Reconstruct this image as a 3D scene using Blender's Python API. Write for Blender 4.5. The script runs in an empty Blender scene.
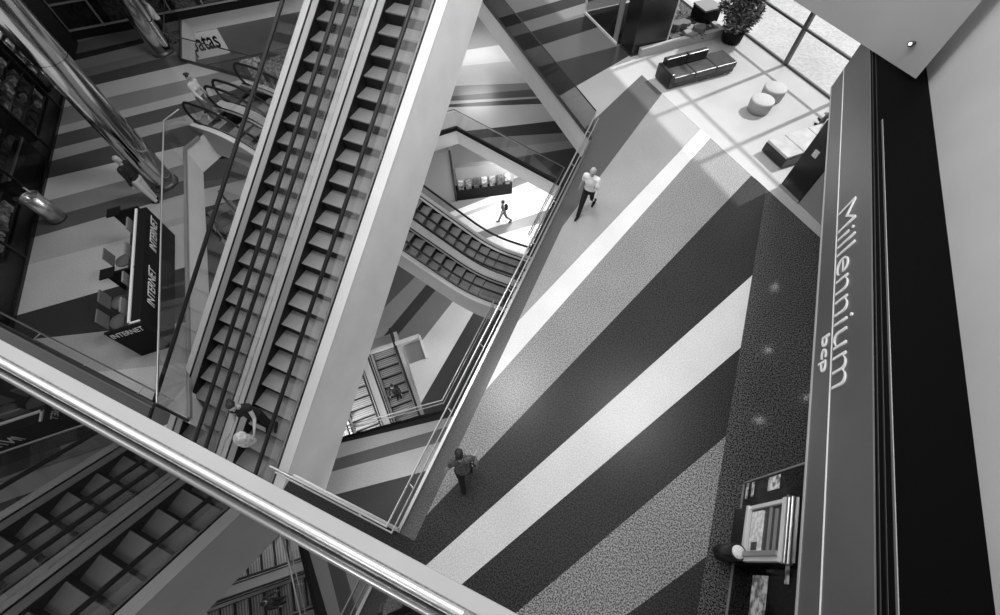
import bpy, bmesh, math, random
from mathutils import Vector, Matrix
from mathutils.geometry import tessellate_polygon
random.seed(7)
S = bpy.context.scene
COL = S.collection
PI = math.pi
R2 = math.sqrt(0.5)
U = Vector((R2, -R2, 0)); V = Vector((R2, R2, 0)); UP = Vector((0, 0, 1))
# ------------------------------------------------------------------ camera
H = 9.0
F = 424.8
CX = Vector((0.917, 0.399, -0.016)); CY = Vector((0.335, -0.791, -0.512))
CX.normalize(); CY = (CY - CX * CY.dot(CX)).normalized(); CZ = CX.cross(CY)
cam = bpy.data.cameras.new('camera'); camo = bpy.data.objects.new('camera', cam); COL.objects.link(camo)
camo.matrix_world = Matrix(((CX.x, -CY.x, -CZ.x, 0), (CX.y, -CY.y, -CZ.y, 0), (CX.z, -CY.z, -CZ.z, H), (0, 0, 0, 1)))
cam.sensor_width = 36; cam.lens = F / 1000 * 36; cam.clip_start = 0.05; cam.clip_end = 300
S.camera = camo
def ray(px, py): return CX * (px - 500) + CY * (py - 307.5) + CZ * F
def pz(px, py, z=0.0):
    d = ray(px, py); return Vector((0, 0, H)) + d * ((z - H) / d.z)
def ppl(px, py, n, d0):
    d = ray(px, py); n = Vector(n); return Vector((0, 0, H)) + d * ((d0 - n.z * H) / n.dot(d))

# ------------------------------------------------------------------ materials
MATS = {}
def nodes(name):
    m = bpy.data.materials.new(name); m.use_nodes = True
    nt = m.node_tree; nt.nodes.clear()
    out = nt.nodes.new('ShaderNodeOutputMaterial')
    return m, nt, out
def mat(name, v, rough=0.5, metal=0.0, spec=0.5, speck=0.0, sscale=60.0, blot=0.0, bscale=1.5, emit=0.0, bump=0.0):
    if name in MATS: return MATS[name]
    m, nt, out = nodes(name)
    b = nt.nodes.new('ShaderNodeBsdfPrincipled')
    b.inputs['Base Color'].default_value = (v, v, v, 1)
    b.inputs['Roughness'].default_value = rough; b.inputs['Metallic'].default_value = metal
    b.inputs['Specular IOR Level'].default_value = spec
    nt.links.new(b.outputs[0], out.inputs[0])
    if emit:
        b.inputs['Emission Color'].default_value = (1, 1, 1, 1); b.inputs['Emission Strength'].default_value = emit
    tc = nt.nodes.new('ShaderNodeTexCoord')
    last = None
    def noise(scale, detail):
        n = nt.nodes.new('ShaderNodeTexNoise'); n.inputs['Scale'].default_value = scale; n.inputs['Detail'].default_value = detail
        nt.links.new(tc.outputs['Object'], n.inputs['Vector']); return n
    def scaled(n, amp, lo=0.3, hi=0.7):
        r = nt.nodes.new('ShaderNodeMapRange'); r.inputs['From Min'].default_value = lo; r.inputs['From Max'].default_value = hi
        r.inputs['To Min'].default_value = 1 - amp; r.inputs['To Max'].default_value = 1 + amp
        nt.links.new(n.outputs['Fac'], r.inputs['Value']); return r
    if speck: last = scaled(noise(sscale, 2), speck, .40, .60)
    if blot:
        r = scaled(noise(bscale, 3), blot)
        if last:
            mm = nt.nodes.new('ShaderNodeMath'); mm.operation = 'MULTIPLY'
            nt.links.new(last.outputs[0], mm.inputs[0]); nt.links.new(r.outputs[0], mm.inputs[1]); last = mm
        else: last = r
    if last:
        mm = nt.nodes.new('ShaderNodeMath'); mm.operation = 'MULTIPLY'; mm.inputs[1].default_value = v
        nt.links.new(last.outputs[0], mm.inputs[0])
        c = nt.nodes.new('ShaderNodeCombineColor')
        for i in range(3): nt.links.new(mm.outputs[0], c.inputs[i])
        nt.links.new(c.outputs[0], b.inputs['Base Color'])
    if bump:
        bm_ = nt.nodes.new('ShaderNodeBump'); bm_.inputs['Strength'].default_value = bump
        nt.links.new(noise(sscale, 2).outputs['Fac'], bm_.inputs['Height']); nt.links.new(bm_.outputs[0], b.inputs['Normal'])
    MATS[name] = m; return m
def glassmat(name, refl=0.08, tint=0.95):
    m, nt, out = nodes(name)
    t = nt.nodes.new('ShaderNodeBsdfTransparent'); t.inputs[0].default_value = (tint, tint, tint, 1)
    g = nt.nodes.new('ShaderNodeBsdfGlossy'); g.inputs['Roughness'].default_value = 0.03
    mx = nt.nodes.new('ShaderNodeMixShader'); mx.inputs[0].default_value = refl
    nt.links.new(t.outputs[0], mx.inputs[1]); nt.links.new(g.outputs[0], mx.inputs[2]); nt.links.new(mx.outputs[0], out.inputs[0])
    MATS[name] = m; return m
def mirrormat(name, k=0.5):
    m, nt, out = nodes(name)
    d = nt.nodes.new('ShaderNodeBsdfDiffuse'); d.inputs[0].default_value = (0.006, 0.006, 0.006, 1)
    g = nt.nodes.new('ShaderNodeBsdfGlossy'); g.inputs['Roughness'].default_value = 0.0
    mx = nt.nodes.new('ShaderNodeMixShader'); mx.inputs[0].default_value = k
    nt.links.new(d.outputs[0], mx.inputs[1]); nt.links.new(g.outputs[0], mx.inputs[2]); nt.links.new(mx.outputs[0], out.inputs[0])
    MATS[name] = m; return m
WHITE = mat('white_paint', 0.72, 0.45, blot=0.04)
WHITE2 = mat('white_render', 0.78, 0.6, blot=0.05)
GREYWALL = mat('grey_wall_paint', 0.30, 0.6, blot=0.05, bscale=0.8)
PALEWALL = mat('pale_wall_paint', 0.50, 0.6, blot=0.05, bscale=0.8)
STEEL = mat('brushed_steel', 0.62, 0.28, metal=1.0)
CHROME = mat('polished_chrome', 0.70, 0.10, metal=1.0)
DKSTEEL = mat('dark_steel', 0.12, 0.35, metal=0.8)
COLM = mat('polished_column_metal', 0.55, 0.10, metal=1.0, blot=0.10, bscale=3)
BLACK = mat('black_gloss', 0.012, 0.22)
BLACKM = mat('black_matt', 0.008, 0.6, spec=0.15)
LEDGEB = mat('black_ledge', 0.0025, 0.6, spec=0.03)
RUBBER = mat('black_rubber', 0.012, 0.45, spec=0.3)
ALU = mat('grey_aluminium', 0.30, 0.4, metal=0.3)
SKIRT = mat('dark_skirt_panel', 0.01, 0.45, spec=.2)
TREAD = mat('escalator_tread', 0.22, 0.5, metal=0.2, speck=0.25, sscale=90, blot=0.18, bscale=2)
TREADL = mat('bright_tread', 0.55, 0.4, metal=0.3, speck=0.2, sscale=80)
RISER = mat('escalator_riser', 0.015, 0.6, spec=0.2)
GLASS = glassmat('clear_glass', 0.07, 0.93)
GLASSD = glassmat('grey_glass', 0.035, 0.65)
GLASSS = glassmat('shop_glass', 0.015, 0.85)
GLASSE = glassmat('escalator_glass', 0.12, 0.93)
PANE = glassmat('window_pane', 0.05, 0.97)
MIRROR = mirrormat('reflecting_glass', 0.34)
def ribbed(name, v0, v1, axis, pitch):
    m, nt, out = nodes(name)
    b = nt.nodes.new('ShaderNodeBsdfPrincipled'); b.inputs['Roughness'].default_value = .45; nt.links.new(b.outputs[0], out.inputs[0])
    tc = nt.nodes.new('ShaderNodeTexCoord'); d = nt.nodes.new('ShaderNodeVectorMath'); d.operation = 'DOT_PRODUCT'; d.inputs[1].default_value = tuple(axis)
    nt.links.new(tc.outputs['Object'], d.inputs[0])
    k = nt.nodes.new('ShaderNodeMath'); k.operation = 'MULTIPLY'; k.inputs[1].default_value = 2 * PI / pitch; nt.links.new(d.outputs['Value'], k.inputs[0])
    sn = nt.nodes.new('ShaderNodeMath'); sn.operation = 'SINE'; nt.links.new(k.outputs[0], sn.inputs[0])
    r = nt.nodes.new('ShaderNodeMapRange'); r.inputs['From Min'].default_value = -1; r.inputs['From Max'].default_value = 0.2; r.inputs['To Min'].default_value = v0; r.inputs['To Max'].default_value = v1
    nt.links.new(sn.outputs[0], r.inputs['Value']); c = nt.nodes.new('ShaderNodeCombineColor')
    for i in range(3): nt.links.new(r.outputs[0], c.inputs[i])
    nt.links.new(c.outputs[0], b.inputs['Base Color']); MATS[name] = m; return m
def stone(v, speck=0.12, rough=0.26):
    return mat('stone_%03d_%02d_%02d' % (int(v * 1000), int(speck * 100), int(rough * 100)), v, rough, speck=speck, sscale=38, blot=0.06, bscale=0.7, spec=0.24 if v > .1 else .13)

# ------------------------------------------------------------------ mesh helpers
def tag(o, label=None, cat=None, group=None, kind=None):
    if label: o['label'] = label
    if cat: o['category'] = cat
    if group: o['group'] = group
    if kind: o['kind'] = kind
    return o
def empty(name, loc=(0, 0, 0), rz=0.0):
    o = bpy.data.objects.new(name, None); COL.objects.link(o); o.location = loc; o.rotation_euler = (0, 0, rz)
    o.empty_display_size = 0.2
    return o
def thing(name, label, cat, loc=(0, 0, 0), rz=0.0, group=None):
    return tag(empty(name, loc, rz), label, cat, group)
class MB:
    def __init__(s): s.v = []; s.f = []; s.m = []; s.sm = []
    def add(s, vs, fs, mi=0, smooth=False):
        b = len(s.v); s.v += [tuple(v) for v in vs]
        for f in fs: s.f.append(tuple(i + b for i in f)); s.m.append(mi); s.sm.append(smooth)
    def obox(s, o, a, b, c, mi=0):
        o, a, b, c = map(Vector, (o, a, b, c))
        if a.cross(b).dot(c) < 0: a, b = b, a
        vs = [o, o + a, o + a + b, o + b, o + c, o + a + c, o + a + b + c, o + b + c]
        s.add(vs, [(0, 3, 2, 1), (4, 5, 6, 7), (0, 1, 5, 4), (1, 2, 6, 5), (2, 3, 7, 6), (3, 0, 4, 7)], mi); return s
    def box(s, x0, x1, y0, y1, z0, z1, mi=0):
        return s.obox((x0, y0, z0), (x1 - x0, 0, 0), (0, y1 - y0, 0), (0, 0, z1 - z0), mi)
    def bar(s, p, q, w, h, mi=0, up=UP):
        p, q = Vector(p), Vector(q); d = (q - p)
        if abs(d.normalized().dot(up)) > .99: up = V
        sd = d.cross(up).normalized(); u2 = sd.cross(d).normalized()
        return s.obox(p - sd * w / 2 - u2 * h / 2, d, sd * w, u2 * h, mi)
    def prism(s, poly, z0, z1, mi=0):
        n = len(poly); ar = sum(poly[i][0] * poly[(i + 1) % n][1] - poly[(i + 1) % n][0] * poly[i][1] for i in range(n))
        if ar < 0: poly = poly[::-1]
        vs = [(p[0], p[1], z0) for p in poly] + [(p[0], p[1], z1) for p in poly]
        fs = [tuple(range(n))[::-1], tuple(range(n, 2 * n))] + [(i, (i + 1) % n, n + (i + 1) % n, n + i) for i in range(n)]
        s.add(vs, fs, mi); return s
    def tube(s, pts, r, n=10, mi=0, caps=True):
        pts = [Vector(p) for p in pts]; rings = []
        t0 = (pts[1] - pts[0]).normalized()
        ref = UP if abs(t0.z) < 0.9 else Vector((1, 0, 0))
        a = t0.cross(ref).normalized()
        for i, p in enumerate(pts):
            if i == 0: t = pts[1] - pts[0]
            elif i == len(pts) - 1: t = pts[-1] - pts[-2]
            else: t = (pts[i + 1] - pts[i]).normalized() + (pts[i] - pts[i - 1]).normalized()
            t.normalize(); a = (a - t * a.dot(t)).normalized(); b = t.cross(a)
            rr = r[i] if isinstance(r, (list, tuple)) else r
            rings.append([p + (a * math.cos(2 * PI * k / n) + b * math.sin(2 * PI * k / n)) * rr for k in range(n)])
        vs = [v for rg in rings for v in rg]; fs = []
        for i in range(len(pts) - 1):
            for k in range(n): fs.append((i * n + k, i * n + (k + 1) % n, (i + 1) * n + (k + 1) % n, (i + 1) * n + k))
        s.add(vs, fs, mi, True)
        if caps: s.add(rings[0], [tuple(range(n))[::-1]], mi); s.add(rings[-1], [tuple(range(n))], mi)
        return s
    def lathe(s, prof, c=(0, 0, 0), n=32, mi=0, cap=True):
        c = Vector(c); vs = []; fs = []
        for r, z in prof:
            for k in range(n): vs.append(c + Vector((r * math.cos(2 * PI * k / n), r * math.sin(2 * PI * k / n), z)))
        for i in range(len(prof) - 1):
            for k in range(n): fs.append((i * n + k, i * n + (k + 1) % n, (i + 1) * n + (k + 1) % n, (i + 1) * n + k))
        s.add(vs, fs, mi, True)
        if cap:
            s.add(vs[:n], [tuple(range(n))[::-1]], mi); s.add(vs[-n:], [tuple(range(n))], mi)
        return s
    def ball(s, c, rx, ry=None, rz=None, rot=None, n=16, mi=0):
        ry = ry or rx; rz = rz or rx; c = Vector(c); vs = []; fs = []; m = n // 2
        for i in range(1, m):
            th = PI * i / m
            for k in range(n):
                p = Vector((rx * math.sin(th) * math.cos(2 * PI * k / n), ry * math.sin(th) * math.sin(2 * PI * k / n), rz * math.cos(th)))
                vs.append(c + (rot @ p if rot else p))
        t = Vector((0, 0, rz)); vs += [c + (rot @ t if rot else t), c - (rot @ t if rot else t)]
        for i in range(m - 2):
            for k in range(n): fs.append((i * n + k, (i + 1) * n + k, (i + 1) * n + (k + 1) % n, i * n + (k + 1) % n))
        T = len(vs) - 2
        for k in range(n):
            fs.append((T, k, (k + 1) % n)); fs.append((T + 1, (m - 2) * n + (k + 1) % n, (m - 2) * n + k))
        s.add(vs, fs, mi, True); return s
    def cap(s, p, q, r0, r1, n=12, mi=0):
        p, q = Vector(p), Vector(q); s.ball(p, r0, n=n, mi=mi); s.ball(q, r1, n=n, mi=mi); s.tube([p, q], [r0, r1], n, mi); return s
    def mesh(s, name, mats):
        me = bpy.data.meshes.new(name); me.from_pydata(s.v, [], s.f)
        for m in (mats if isinstance(mats, (list, tuple)) else [mats]): me.materials.append(m)
        me.polygons.foreach_set('material_index', s.m); me.polygons.foreach_set('use_smooth', s.sm); me.update(); return me
    def build(s, name, mats, parent=None, bevel=0.0):
        o = bpy.data.objects.new(name, s.mesh(name, mats)); COL.objects.link(o)
        if parent: o.parent = parent
        if bevel:
            b = o.modifiers.new('bevel', 'BEVEL'); b.width = bevel; b.segments = 2; b.limit_method = 'ANGLE'
        return o
def struct(o): o['kind'] = 'structure'; return o
def evald(o, remove=True):
    dg = bpy.context.evaluated_depsgraph_get(); me = bpy.data.meshes.new_from_object(o.evaluated_get(dg))
    o.modifiers.clear(); o.data = me; return o
def text_mesh(name, body, size, extrude, material, parent, mtx, shear=0.0, spacing=1.0, bold=0.0, width=None):
    cu = bpy.data.curves.new(name, 'FONT'); cu.body = body; cu.size = size; cu.extrude = extrude; cu.shear = shear
    cu.space_character = spacing; cu.offset = bold
    t = bpy.data.objects.new(name, cu); COL.objects.link(t)
    dg = bpy.context.evaluated_depsgraph_get(); dg.update()
    me = bpy.data.meshes.new_from_object(t.evaluated_get(dg))
    bpy.data.objects.remove(t)
    if width:
        xs = [v.co.x for v in me.vertices]; k = width / (max(xs) - min(xs)); x0 = min(xs)
        for v in me.vertices: v.co.x = (v.co.x - x0) * k
    me.materials.clear(); me.materials.append(material)
    o = bpy.data.objects.new(name, me); COL.objects.link(o)
    if parent: o.parent = parent
    o.matrix_local = mtx
    return o
def frame(o, x, y):
    x, y = Vector(x).normalized(), Vector(y).normalized(); z = x.cross(y)
    return Matrix(((x.x, y.x, z.x, o[0]), (x.y, y.y, z.y, o[1]), (x.z, y.z, z.z, o[2]), (0, 0, 0, 1)))

# ------------------------------------------------------------------ slabs with stone bands
def sd(l, c): (a, b) = l; return (b[0] - a[0]) * (c[1] - a[1]) - (b[1] - a[1]) * (c[0] - a[0])   # > 0: left of a->b
def slab(name, poly, zt, th, cuts, tone, side=WHITE):
    bm = bmesh.new()
    n = len(poly); ar = sum(poly[i][0] * poly[(i + 1) % n][1] - poly[(i + 1) % n][0] * poly[i][1] for i in range(n))
    if ar < 0: poly = poly[::-1]
    tv0 = [bm.verts.new((p[0], p[1], zt)) for p in poly]
    for tri in tessellate_polygon([[Vector((p[0], p[1], 0)) for p in poly]]):
        try: bm.faces.new([tv0[i] for i in tri])
        except ValueError: pass
    bm.normal_update()
    for a, b in cuts:
        d = Vector((b[0] - a[0], b[1] - a[1], 0)).normalized()
        bmesh.ops.bisect_plane(bm, geom=bm.verts[:] + bm.edges[:] + bm.faces[:], dist=1e-5, plane_co=(a[0], a[1], zt), plane_no=(d.y, -d.x, 0))
    mats = [side]
    for f in bm.faces:
        if f.normal.z < 0: f.normal_flip()
        t = tone(f.calc_center_median()); m = stone(*t) if isinstance(t, tuple) else (stone(t) if not isinstance(t, bpy.types.Material) else t)
        if m not in mats: mats.append(m)
        f.material_index = mats.index(m)
    bv = [bm.verts.new((p[0], p[1], zt - th)) for p in poly]; tv = [bm.verts.new((p[0], p[1], zt)) for p in poly]
    for i in range(n): bm.faces.new((bv[i], bv[(i + 1) % n], tv[(i + 1) % n], tv[i]))
    for tri in tessellate_polygon([[Vector((p[0], p[1], 0)) for p in poly]]):
        f = bm.faces.new([bv[i] for i in tri]); f.normal_update()
        if f.normal.z > 0: f.normal_flip()
    me = bpy.data.meshes.new(name); bm.to_mesh(me); bm.free()
    for m in mats: me.materials.append(m)
    o = bpy.data.objects.new(name, me); COL.objects.link(o); return struct(o)
def pl(a, b, z=0.0):
    p, q_ = pz(*a, z), pz(*b, z); return ((p.x, p.y), (q_.x, q_.y))
def diag_sum(k): return ((0, k), (k, 0))       # line x + y = k
Z1, Z2, Z3 = -4.45, -8.9, -13.35
ML = [((-2.33, 12.62), (-1.68, 15.06)), ((-1.82, 7.34), (-1.14, 11.41)), ((-1.57, 5.15), (0.59, 12.12)), ((-1.58, 3.26), (1.12, 12.34)),
      ((-1.01, 1.94), (0.55, 6.05)), ((-1.34, -0.67), (2.58, 6.91)), ((-0.19, 0.07), (3.25, 5.99)), ((0.44, -0.64), (3.24, 3.79)), ((2.18, 0.08), (3.27, 1.49))]
MT = [(0.46, .05), (0.11, .35), (0.36, .2), (0.80, .06), (0.27, .4), (0.038, .5), (0.62, .12), (0.034, .5), (0.21, .7), (0.034, .5)]
NL = [((-3.5, 14.2), (-2.33, 16.65)), ((-4.93, 15.17), (-2.77, 17.44)), ((-5.77, 16.09), (-3.68, 18.76)), ((-6.60, 16.79), (-4.17, 19.70)),
      ((-7.4, 17.0), (-5.2, 19.9)), ((-8.06, 17.5), (-5.9, 20.2)), ((-9.2, 18.6), (-7.0, 21.3)), ((-10.2, 19.6), (-8.0, 22.3))]
NT = [None, 0.05, 0.16, 0.012, 0.15, 0.012, 0.16, 0.03, 0.16]  # far stripes toned down to stand for the weaker light there
ZONE = ((-0.41, 14.94), (2.92, 11.93))
def main_tone(c):
    k = max(1, sum(1 for l in NL if sd(l, c) > 0))
    if sd(NL[0], c) > 0 and c.x < -1.0 and c.x + c.y < 18: return (NT[k], .1)
    if sd(ZONE, c) > 0: return (0.46, .05)
    if c.x > 3.28: return (0.072, .95, .13)
    if c.y < -0.4 and c.x < -1.72: return (0.035, .3)
    if c.x < -1.72 and c.y < 9.6: return (0.11, .25)
    k = sum(1 for l in ML if sd(l, c) < 0); return MT[k]
slab('floor_main', [(-2.05, -6), (-2.05, 11.7), (-12.25, 21.9), (-12.25, 33.95), (16, 5.7), (16, -6)], 0, 0.95,
     ML + NL + [ZONE, ((3.28, 0), (3.28, 11)), ((-1.72, 0), (-1.72, 9)), ((0, 9.6), (1, 9.6)), ((0, -.4), (1, -.4)), ((-.6, 0), (-.6, 1)), ((-1.0, 0), (-1.0, 1)), ((-1.6, 0), (-1.6, 1)), diag_sum(18)], main_tone)
slab('floor_landing', [(-4.55, -6), (-4.55, -0.4), (-2.05, -0.4), (-2.05, -6)], 0, 0.95, [], lambda c: (0.035, .3))
# left floor, an elbow round the small escalators
o1 = (40, 0); o2 = (40, 90); o3 = (20, 180); o4 = (20, 270)
def zz(p, o, s=6.25): return (o[0] + p[0] / s, o[1] + p[1] / s)
LPX = [((240, 195), (540, 105), o1), ((240, 265), (570, 165), o1), ((230, 335), (620, 245), o1), ((230, 375), (650, 270), o1), ((270, 430), (690, 330), o1),
       ((310, 475), (730, 370), o1), ((350, 530), (850, 415), o1), ((440, 605), (860, 510), o1), ((130, 225), (850, 40), o2), ((125, 275), (840, 95), o2),
       ((110, 365), (770, 195), o2), ((85, 440), (770, 260), o2), ((60, 550), (460, 455), o2), ((150, 135), (660, 0), o3), ((250, 215), (760, 75), o3),
       ((100, 355), (760, 165), o3), ((70, 525), (690, 360), o3), ((10, 275), (690, 80), o4), ((100, 430), (600, 375), o4), ((450, 640), (850, 600), o4)]
LL = [pl(zz(a, o), zz(b, o)) for a, b, o in LPX]
LT = [0.06, 0.24, 0.14, 0.03, 0.24, 0.18, 0.07, 0.50, 0.24, 0.44, 0.09, 0.36, 0.08, 0.56, 0.26, 0.10, 0.42, 0.54, 0.045, 0.40, 0.55]
slab('floor_left', [(-7.25, -0.4), (-14.0, 6.35), (-14.0, 10.2), (-18.0, 10.2), (-21.1, 13.3), (-12.4, 22.0), (-12.25, 34), (-38, 34), (-38, -0.4)], 0, 0.95,
     LL, lambda c: (LT[sum(1 for l in LL if sd(l, c) < 0)], .10))
# first lower floor (under both concourses)
o5 = (420, 20); o6 = (420, 80); o7 = (320, 400)
NP = [((340, 180), (470, 160), o5, 6.25), ((280, 285), (530, 260), o5, 6.25), ((250, 410), (630, 395), o5, 6.25), ((220, 475), (680, 435), o5, 6.25), ((220, 505), (700, 480), o5, 6.25),
      ((210, 525), (725, 490), o5, 6.25), ((200, 545), (740, 525), o5, 6.25), ((320, 365), (930, 295), o6, 7.14), ((430, 415), (990, 380), o6, 7.14), ((550, 490), (1000, 440), o6, 7.14), ((700, 550), (1000, 500), o6, 7.14)]
N1 = [pl(zz(a, o, s), zz(b, o, s), Z1) for a, b, o, s in NP]
N1T = [0.35, 0.66, 0.50, 0.22, 0.09, 0.42, 0.06, 0.55, 0.045, 0.22, 0.30, 0.07]
slab('floor_lower_north', [(-10.4, 14.9), (-9.52, 15.93), (-3.4, 14.2), (-3.4, 10.0), (3, 10.0), (3, 33), (-38, 33), (-38, 6.5), (-24, 6.5), (-20, 6.0)], Z1, 0.95, N1,
     lambda c: (N1T[sum(1 for l in N1 if sd(l, c) < 0)], .06))
N2 = [pl(zz(a, o7), zz(b, o7), Z1) for a, b in (((125, 270), (740, 125)), ((90, 370), (700, 195)), ((50, 455), (650, 290)), ((100, 590), (560, 470)))]
N2T = [0.025, 0.40, 0.12, 0.42, 0.055]
slab('floor_lower_south', [(-3.4, 10.0), (-3.4, 3.15), (-10, -2.18), (-10, -9), (3, -9), (3, 10.0)], Z1, 0.95, N2,
     lambda c: (N2T[sum(1 for l in N2 if sd(l, c) < 0)], .10))
# second lower floor with the escalator well
N3 = [pl((408, 284), (384, 308), Z2), pl(zz((150, 365), (400, 240), 7.14), zz((0, 545), (400, 240), 7.14), Z2), pl(zz((215, 405), (400, 240), 7.14), zz((50, 600), (400, 240), 7.14), Z2), pl((447, 309), (433.6, 326), Z2), pl((468, 322), (428, 391), Z2)]
N3T = [0.12, 0.30, 0.05, 0.20, 0.66, 0.05]
def wl(a, b): return pl(zz(a, (400, 160), 7.14), zz(b, (400, 160), 7.14), Z2)
N4 = [wl((330, 310), (770, 150)), wl((380, 365), (740, 225)), wl((400, 400), (900, 215)), wl((440, 410), (740, 300)), wl((560, 515), (930, 395)), wl((610, 560), (900, 480))]
N4T = [0.55, 0.28, 0.74, 0.40, 0.62, 0.16, 0.7]
N4T = [0.60, 0.22, 0.72, 0.42, 0.70, 0.20, 0.75]
def n3(c):
    if c.y > 10.6: return (N4T[sum(1 for l in N4 if sd(l, c) < 0)], .05)
    return (N3T[sum(1 for l in N3 if sd(l, c) > 0)], .07)
DEEP = [(-7.37, 6.71), (-1.5, 0.84), (-6.3, -3.96), (-12.2, 1.94)]
slab('floor_deep_north', [(-7.37, 6.71), (-30, -15.9), (-30, 33), (6, 33), (6, -7.85), (-7.14, 5.29), (-6.54, 5.89)], Z2, 0.4, N3 + N4 + [((0, 10.6), (1, 10.6))], n3)
slab('floor_bottom', [(-30, -16), (-30, 12), (6, 12), (6, -16)], Z3, 0.4, [], lambda c: (0.45, .1))
# ------------------------------------------------------------------ building shell

# the floor the photographer leans over: edge ledge and its slab
b = MB(); b.box(-30, 4, -0.272, -0.193, 6.375, 6.40, 0); b.box(-30, 4, -0.36, -0.272, 6.37, 6.385, 1); b.box(-30, 4, -6, -0.34, 5.75, 6.37, 2)
struct(b.build('floor_upper', [mat('pale_ledge_paint', 0.37, 0.5, blot=.06), mat('worn_grey_ledge', 0.26, 0.7, speck=0.25, sscale=40, blot=0.2, bscale=6), BLACKM]))
# slab over the left-hand shops
b = MB(); b.prism([(-13.4, -0.5), (-23.7, 9.8), (-17, 17), (-38, 30), (-38, -0.5)], 2.62, 2.9); struct(b.build('ceiling_left', mat('dark_ceiling', 0.06, 0.7)))
b = MB(); b.prism([(-9.1, -.5), (-19.2, 9.6), (-14, 22), (-38, 30), (-38, -.5)], 6.8, 7.4); struct(b.build('ceiling_upper_shade', mat('upper_shade_slab', 0.25, 0.7)))  # unseen slab added overhead to shade the left floor
# pale hanging wall over the entrance, pale wall above the bank front, outer wall above the glazing
AC = Vector((4.24, 10.86, 0))
b = MB(); b.obox(AC + UP * 3.92, -U * 13, V * 0.2 - U * .2, UP * 10); struct(b.build('wall_entrance', GREYWALL))
b = MB(); b.box(4.53, 4.9, -5.5, 12.6, 3.70, 13); struct(b.build('wall_right', PALEWALL))
G0 = Vector((5.6, 16.1, 0))      # on the glazing line x + y = 21.7
b = MB(); b.obox(G0 + U * 16 + UP * 7.7, -U * 60, V * 0.4, UP * 40); struct(b.build('wall_outer_sunblock', GREYWALL))  # unseen wall, made this tall to block the sun above the glazing
b = MB(); b.box(9.0, 9.3, -6, 12.3, 0, 12); struct(b.build('wall_bank_rear', mat('bank_wall', 0.12, 0.6)))
# outside ground
b = MB(); g0 = Vector((0, 21.75, -0.02)); b.obox(g0 - U * 30, U * 60, V * 40, UP * -0.3); struct(b.build('ground_outside', mat('outdoor_paving', 0.42, 0.8, speck=0.1, sscale=8, blot=0.15, bscale=0.4)))
# glazed front
w = MB()
gl = Vector((0, 21.7, 0)); PX0 = Vector((1.15, 20.55, 0)); GW = 9.0
def gp(t, z): return PX0 + U * t + UP * z
tm = (Vector((3.22, 18.48, 0)) - PX0).dot(U)
mull = [0.02, tm, tm + 2.45, tm + 4.9]
for t in mull: w.bar(gp(t, 0), gp(t, 7.7), 0.13, 0.13)
for z, h in ((0.03, 0.07), (1.23, 0.07), (5.3, 0.10), (7.66, 0.1)): w.bar(gp(0, z), gp(GW, z), 0.08, h)
wo = struct(w.build('window_1', DKSTEEL))
p = MB(); p.obox(gp(0.05, 0.06), U * (GW - .05), V * 0.012, UP * 7.55); pn = p.build('pane', PANE, wo)

# entrance-side dark pillar with its shop window
PB = Vector((-2.74, 17.45, 0)); PM = Vector((-2.13, 16.90, 0)); PE = Vector((-1.09, 17.92, 0))
t = thing('clad_pillar', 'tall black clad pillar standing at the pale paving beside the black sofa', 'pillar', PM)
b = MB(); b.obox((0, 0, 0), -U * 0.82, V * 1.45, UP * 9); b.build('cladding', BLACK, t)
b = MB(); b.obox(-U * 0.84 + V * -0.02, U * 0.86, V * 1.49, UP * 0.05); b.build('plinth', DKSTEEL, t)
b = MB(); b.bar(V * 1.49 + UP * 0.0, V * 1.49 + UP * 9, 0.035, 0.035); b.build('edge_profile', WHITE, t)
SW = Vector((-4.70, 19.33, 0))
t = thing('shop_window', 'dark shop window in a thin pale frame beside the black pillar', 'shop window', SW)
Ls = 2.62
b = MB(); b.bar((0, 0, 0.04), U * Ls + UP * 0.04, 0.05, 0.08); b.bar((0, 0, 0), UP * 5, 0.06, 0.06); b.bar(V * 2.4 + UP * .04, UP * .04, .05, .08); b.build('frame', WHITE, t)
b = MB(); b.obox(U * (Ls - 0.32) + V * 0.02, U * 0.26, V * 0.05, UP * 5); b.build('corner_panel', ALU, t)
b = MB(); b.obox(U * 0.05 + V * 0.02 + UP * .08, U * (Ls - .4), V * 0.012, UP * 4.9); b.build('pane', GLASSD, t)
b = MB(); b.obox(U * 0.05 + V * 0.04, U * (Ls - .1), V * 2.3, UP * 0.06, 0); b.obox(U * 0.1 + V * 2.3, U * 2.5, V * 0.1, UP * 5, 0); b.build('display_floor', BLACKM, t)
for k, (u_, v_, h_) in enumerate(((1.55, .5, .5), (2.0, .45, .32), (.8, 1.2, .9))):
    m = MB(); m.lathe([(0.10, 0.06), (0.13, h_ * .5), (0.06, h_ * .9), (0.02, h_)], U * u_ + V * v_, 14); m.build('display_item', mat('dim_grey_goods', 0.10, 0.5), t)

# bank fascia with its lettering
XF, ZB, ZT = 3.44, 2.57, 3.87
t = thing('bank_fascia', 'long grey metal fascia lettered Millennium bcp over the bank front', 'sign', (XF, 0, ZB))
b = MB(); b.box(0, 0.02, -5.5, 12.58, 0, ZT - ZB); b.build('panel', mat('fascia_metal', 0.15, 0.38, metal=0.55, blot=0.05, bscale=1.2), t)
b = MB(); b.box(0.02, 0.19, -5.5, 12.57, 0.02, ZT - ZB - .005); b.build('casing', LEDGEB, t)
b = MB(); b.box(-0.012, 0.02, -5.5, 12.58, 0.0, 0.035); b.build('bottom_trim', mat('pale_trim', .5, .4, metal=.3), t)
zl = 3.045 - ZB
b = MB(); b.box(-0.012, 0.005, -5.5, 12.56, zl - 0.007, zl + 0.007); b.build('light_line', mat('pale_line', 0.85, 0.4), t)
LETW = mat('pale_lettering', 0.80, 0.5)
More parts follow.
